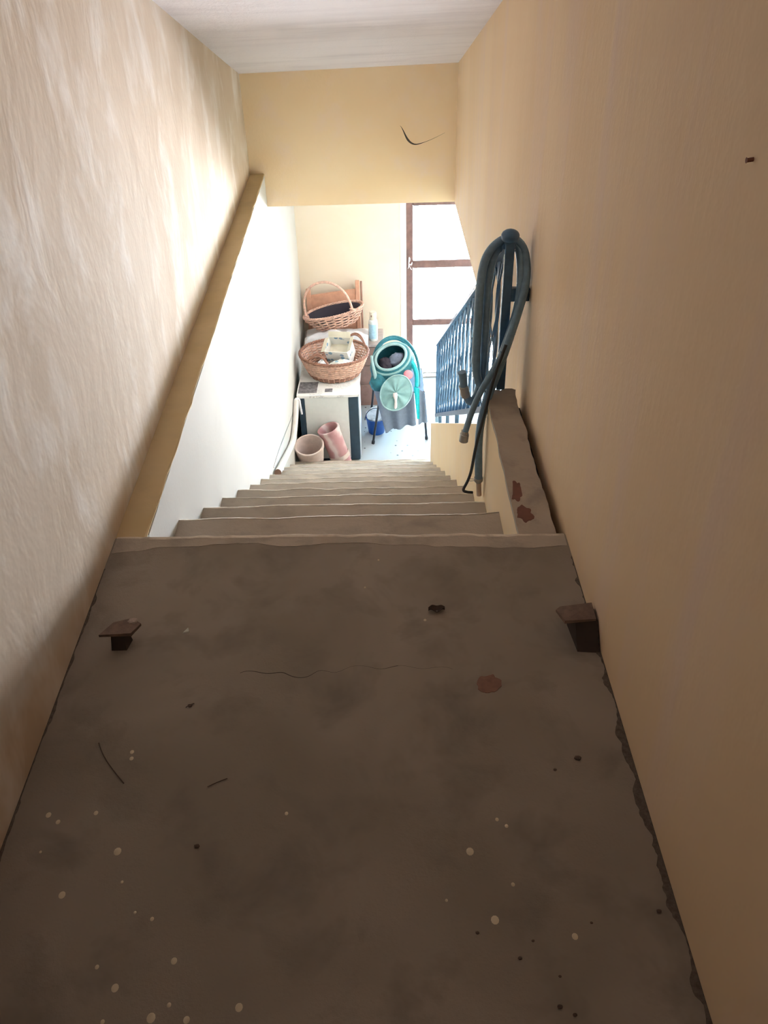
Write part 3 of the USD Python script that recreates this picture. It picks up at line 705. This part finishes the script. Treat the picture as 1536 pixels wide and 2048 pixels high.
def fold(u, v, x0a, x1a, x0b, x1b, za0, za1, zb0, zb1, y, amp, k):
    x = (x0a + (x1a - x0a) * u) * (1 - v) + (x0b + (x1b - x0b) * u) * v
    z = (za0 + (za1 - za0) * u) * (1 - v) + (zb0 + (zb1 - zb0) * u) * v
    return (x, y - amp * (.35 + .65 * v) * math.sin(u * k + 1.2 * v), z)
cl = thing('grey_cloth', 'grey blue cloth hanging in folds from the front of the folding chair', 'cloth', (.78, 3.70, -2.0))
obj('cloth_front', sheet(lambda u, v: fold(u, v, .625, .905, .700, .920, -1.665, -1.675, -2.005, -1.945, 3.700, .020, 14), 44, 24, .003), M['greycloth'], cl, smooth=60)
obj('cloth_side', sheet(lambda u, v: fold(u, v,   .925, .985, .940, 1.005, -1.655, -1.70, -1.955, -1.940, 3.716, .010, 8), 16, 20, .003), M['greycloth'], cl, smooth=60)
ts = obj('teal_edge', sheet(lambda u, v: fold(u, v, .905, .945, .930, .947, -1.64, -1.655, -1.900, -1.905, 3.700, .006, 5), 10, 20, .003), M['teal'], cl, smooth=60)

BAGC = np.array([.762, 3.885, -1.56])
bag = thing('teal_bag', 'open teal child bag with round mint pocket sitting on the folding chair', 'bag', tuple(BAGC - np.array([0, 0, .13])))
AXB = np.array([-.12, -.55, .83]); AXB /= np.linalg.norm(AXB)
prof = [(0, -.135), (.06, -.13), (.115, -.09), (.15, -.02), (.150, .04), (.128, .095), (.105, .118), (.099, .114), (.120, .09), (.140, .04), (.140, -.02), (.105, -.08), (0, -.12)]
sh = lathe(prof, 48, sx=1.12, sy=.92)
sh.vertices *= (1 + .07 * (meshkit.fbm(sh.vertices * 14, 3, 4) - .5))[:, None]
bb_ = obj('bag_body', place(sh, AXB, BAGC), M['tealdeep'], bag, smooth=50)
th = np.linspace(0, 2 * np.pi, 48, endpoint=False)
obj('mouth_rim', place(tube(np.c_[.102 * 1.12 * np.cos(th), .102 * .92 * np.sin(th), np.full(48, .116)], .010, 8, closed=True), AXB, BAGC), M['mintpale'], bb_)
obj('mouth_band', place(tube(np.c_[.126 * 1.12 * np.cos(th), .126 * .92 * np.sin(th), np.full(48, .092)], .010, 8, closed=True), AXB, BAGC), M['mint'], bb_)
obj('inner_cloth', place(crumple(.035, -.01, .05, .06, .05, .05, 5, 3, .4), AXB, BAGC), M['greycloth'], bag)
obj('inner_cloth', place(crumple(-.045, .01, .045, .05, .06, .05, 6, 3, .4), AXB, BAGC), M['lining'], bag)
obj('strap', tube(spline([(.86, 3.86, -1.50), (.905, 3.83, -1.53), (.93, 3.78, -1.60), (.925, 3.73, -1.66)], 24), np.linspace(.020, .014, 24), 10), M['teal'], bag)
obj('strap', tube(spline([(.66, 3.92, -1.47), (.72, 4.0, -1.42), (.80, 4.02, -1.42), (.87, 3.97, -1.46)], 24), .012, 10), M['tealdeep'], bag)
obj('strap', tube(spline([(.612, 3.80, -1.44), (.622, 3.76, -1.50), (.640, 3.73, -1.58), (.652, 3.715, -1.645)], 24), np.linspace(.009, .016, 24), 10), M['mintpale'], bag, label='pale grip strap')
obj('frame_hoop', tube(spline([(.945, 3.80, -1.69), (.950, 3.84, -1.60), (.925, 3.93, -1.50), (.86, 4.00, -1.43), (.76, 4.03, -1.41), (.67, 4.0, -1.45), (.625, 3.95, -1.53), (.615, 3.92, -1.66)], 40), .010, 8), M['tealdeep'], bag)
obj('side_pocket', place(crumple(0, 0, 0, .062, .05, .07, 12, 3, .3), (0, 0, 1), (.655, 3.745, -1.625)), M['tealdeep'], bag)
obj('patch', place(lathe([(0, .006), (.02, .006), (.030, .002), (.034, -.004), (0, -.006)], 24), (.15, -.75, .62), (.868, 3.735, -1.560)), M['pink'], bag, label='pink round patch')
# round mint pocket with radial folds
PC, PN = np.array([.778, 3.640, -1.650]), np.array([-.10, -.86, .50])
nr, na = 8, 60; V = []; F = []
for i in range(nr + 1):
    for k in range(na):
        a = 2 * np.pi * k / na; r = .118 * i / nr
        zz = .022 * (1 - i / nr) - .006 * (i / nr) * math.cos(5 * a + .6) + .004 * math.sin(9 * a)
        V.append((r * 1.08 * math.cos(a), r * .90 * math.sin(a), zz))
for i in range(nr):
    for k in range(na):
        l = (k + 1) % na
        F += [(i * na + k, i * na + l, (i + 1) * na + l), (i * na + k, (i + 1) * na + l, (i + 1) * na + k)]
nV = len(V); V2 = [(x, y, z - .02) for x, y, z in V]
F2 = [(c + nV, b + nV, a + nV) for a, b, c in F]
for k in range(na):
    l = (k + 1) % na; a, b = nr * na + k, nr * na + l
    F2 += [(a, a + nV, b + nV), (a, b + nV, b)]
fp_ = obj('front_pocket', place(trimesh.Trimesh(V + V2, F + F2, process=False), PN, PC), M['mint'], bag, smooth=40)
obj('pocket_piping', place(tube([(.118 * 1.08 * math.cos(a), .118 * .90 * math.sin(a), -.006 * math.cos(5 * a + .6) + .004 * math.sin(9 * a)) for a in th], .005, 8, closed=True), PN, PC), M['mintpale'], fp_)
obj('pull_tag', tube(spline([(.770, 3.598, -1.628), (.772, 3.590, -1.655), (.774, 3.588, -1.70), (.770, 3.592, -1.745)], 14), [.014, .017, .017, .015, .012, .010, .009, .009, .009, .010, .010, .011, .011, .010], 10), M['pale'], fp_, label='pale pink pull tag')

bu = thing('blue_bucket', 'small blue bucket with white liner bag under the folding chair', 'bucket', (.628, 3.865, ZF))
bcn = (.632, 3.868, ZF)
obj('bucket_body', lathe([(0, 0), (.056, 0), (.060, .004), (.076, .122), (.079, .124), (.079, .130), (.073, .130), (.056, .008), (0, .008)], 36, bcn), M['bucket'], bu)
ln = crumple(.632, 3.875, ZF + .125, .074, .070, .075, 15, 4, .35)
obj('liner', ln, M['bagwhite'], bu, smooth=40)
obj('bail', tube([(.632 - .083 * math.cos(a), 3.868 - .02, ZF + .115 + .10 * math.sin(a)) for a in np.linspace(0, math.pi, 22)], .003, 6), M['black'], bu)

# knotted cord on the garden door
cd = thing('knotted_cord', 'knotted white cord on the brown stile of the glass door', 'cord', (.92, 4.69, -1.13))
k_ = spline([(.905, 4.692, -1.16), (.912, 4.690, -1.12), (.918, 4.690, -1.075), (.922, 4.690, -1.09), (.916, 4.688, -1.125), (.925, 4.689, -1.13), (.938, 4.690, -1.115), (.930, 4.688, -1.135), (.918, 4.688, -1.13), (.928, 4.690, -1.165), (.934, 4.692, -1.172)], 60)
obj('cord', tube(k_, .0032, 6), M['cord'], cd)

# ------------------------------------------------------------------ the landing: stubs, stains and litter
def stub(name, label, pts, z0, th_, parts):
    t_ = thing(name, label, 'bracket stub', (float(np.mean([p[0] for p in pts])), float(np.mean([p[1] for p in pts])), 0))
    pl = trimesh.convex.convex_hull(np.array([(x, y, z0 + (0.003 if i % 2 else 0)) for i, (x, y) in enumerate(pts)] + [(x, y, z0 - th_) for x, y in pts]))
    obj('plate', pl, M['tile'], t_, smooth=False)
    for nm, b, mm in parts: obj(nm, b, mm, t_, smooth=False)
    return t_
stub('floor_stub', 'broken brown plate on a short stub by the left wall', [(.064, -.388), (.131, -.388), (.145, -.357), (.124, -.343), (.086, -.352)], .050, .006,
     [('stem', hexa([(.080, -.385, 0), (.112, -.385, 0), (.118, -.355, 0), (.085, -.352, 0)], [(.086, -.380, .044), (.112, -.380, .044), (.114, -.36, .044), (.088, -.36, .044)]), M['stub_dark']),
      ('mortar_chip', crumple(.127, -.353, .052, .011, .009, .006, 21, 2), M['chip'])])
stub('floor_stub', 'broken brown plate over a dark block stump at the right wall', [(1.016, -.350), (1.028, -.387), (1.094, -.381), (1.094, -.335), (1.026, -.341)], .050, .006,
     [('block', hexa([(1.052, -.425, 0), (1.098, -.43, 0), (1.098, -.345, 0), (1.045, -.345, 0)], [(1.052, -.379, .044), (1.098, -.380, .044), (1.098, -.345, .044), (1.048, -.345, .044)]), M['stub_dark'])])
patch = [(0.8369, -0.5045), (0.8455, -0.4890), (0.8692, -0.4846), (0.8815, -0.4983), (0.8776, -0.5138), (0.8574, -0.5247), (0.8403, -0.5189)]
obj('clay_patch', blob(ragged(patch, .8, 6), .0012, 0), M['terra_patch'], floor, smooth=False)
ck = [(0.3581, -0.4575), (0.3883, -0.4546), (0.4195, -0.4611), (0.4447, -0.4594), (0.4606, -0.4681), (0.4992, -0.4708), (0.5209, -0.4568), (0.5496, -0.4633), (0.5819, -0.4495), (0.6177, -0.4495), (0.6432, -0.4573), (0.6842, -0.4493), (0.7246, -0.4590), (0.7655, -0.4564), (0.7904, -0.4628)]
cw = np.linspace(0, 1, 110)
t = tube(spline([(x, y, 0.0) for x, y in ck], 110), .0003 + .0009 * np.clip(np.sin(cw * 9) * .5 + .4, 0, 1) * (cw < .75) , 5); t.vertices[:, 2] *= .4
obj('crack', t, M['crackm'], floor)
dr = []
for (x, y, r) in ((0.1791, -0.6461, 5), (0.1813, -0.6607, 5), (0.0617, -0.7748, 6), (0.0823, -0.7891, 5), (0.1439, -0.7735, 5), (0.1985, -0.8482, 8), (0.1265, -0.9219, 7), (0.0689, -0.8451, 3), (0.2183, -0.9026, 3), (0.2793, -0.9655, 4), (0.3253, -1.0311, 6), (0.2452, -1.0677, 7), (0.2111, -1.0367, 4), (0.3065, -1.1103, 8), (0.3578, -1.1144, 6), (0.4308, -1.0996, 7), (0.4764, -0.7852, 4), (0.8381, -0.8084, 4), (0.8527, -0.8213, 4), (0.8492, -0.9259, 4), (0.8135, -0.9827, 8), (0.9317, -1.0117, 6), (0.7862, -0.8664, 8), (0.7427, -0.3193, 4), (0.6447, -0.1143, 3), (0.6128, -0.2093, 3), (0.7409, -0.9492, 3), (0.2381, -1.1138, 4), (0.3291, -1.0935, 4), (0.2503, -0.9543, 3)):
    p = (x, y); rr = r / 1000.0 * .8
    dr.append(lathe([(0, .0011), (rr * .6, .0010), (rr, 0)], 10, (p[0], p[1], 0), 1, 1.15))
obj('paint_drops', tri(dr), M['drop'], floor, kind='stuff')
dk = []
for (x, y, r) in ((0.3306, -0.8431, 6), (0.9998, -0.6885, 8), (0.2697, -0.5401, 6), (0.8907, -1.1115, 5), (0.9099, -1.1227, 4), (0.8436, -1.0421, 4), (0.8670, -1.0167, 3), (0.8983, -1.0696, 3), (0.7843, -1.0021, 4), (0.9611, -0.9917, 3), (1.0693, -0.9767, 5), (0.9546, -0.7119, 4)):
    p = (x, y); rr = r / 1000.0 * .8
    dk.append(crumple(p[0], p[1], rr * .3, rr, rr * .8, rr * .4, int(abs(x) * 1000) % 50, 2))
obj('dirt_crumbs', tri(dk), M['leaf'], floor, kind='stuff')
lf = thing('dry_leaf', 'small curled dark dry leaf on the concrete landing', 'leaf', tuple(np.array((0.7694, -0.2923, 0.0000))))
p = np.array((0.7694, -0.2923, 0.0000))
obj('leaf_blade', sheet(lambda u, v: (p[0] + (u - .5) * .036, p[1] + (v - .5) * .020 * math.sin(math.pi * min(max(u, .06), .94)), .002 + .008 * (2 * v - 1) ** 2 + .003 * math.sin(u * 9)), 14, 8, .0008), M['leaf'], lf)
sc = thing('paper_scrap', 'tiny pale paper scrap lying on the left side of landing', 'scrap', tuple(np.array((0.2266, -0.3340, 0.0000))))
p = np.array((0.2266, -0.3340, 0.0000))
obj('scrap', hexa([(p[0] - .006, p[1] - .005, 0), (p[0] + .008, p[1] - .004, 0), (p[0] + .006, p[1] + .007, 0.001)], [(p[0] - .004, p[1] - .004, .002), (p[0] + .008, p[1] - .002, .003), (p[0] + .005, p[1] + .008, .004)]), M['scrap'], sc, smooth=False)
for nm, lb, pts in (('twig', 'thin dark twig lying mid landing, right of the paint drops', [(0.3314, -0.7280), (0.3454, -0.7201), (0.3649, -0.7113)]),
                    ('twig', 'long thin curved stem by the left wall of the landing', [(0.1124, -0.6245), (0.1246, -0.6476), (0.1479, -0.6794), (0.1797, -0.7157)]),
                    ('twig', 'short dark twig below the paper scrap on the landing', [(0.2627, -0.5449), (0.2695, -0.5389), (0.2778, -0.5354)])):
    q = [tuple(a) + (.0018,) for a in pts]
    tw_ = thing(nm, lb, 'twig', q[0][:2] + (0,))
    obj('stem', tube(spline(q, 14), .0009, 6), M['leaf'], tw_)
nl = thing('rusty_nail', 'small rusty nail stub in the right wall at upper right', 'nail', (1.1, -.621, 1.024))
obj('nail_head', tube([(1.101, -.621, 1.024), (1.093, -.621, 1.023), (1.092, -.621, 1.023)], [.0025, .0025, .0035], 10), M['redpaint'], nl)
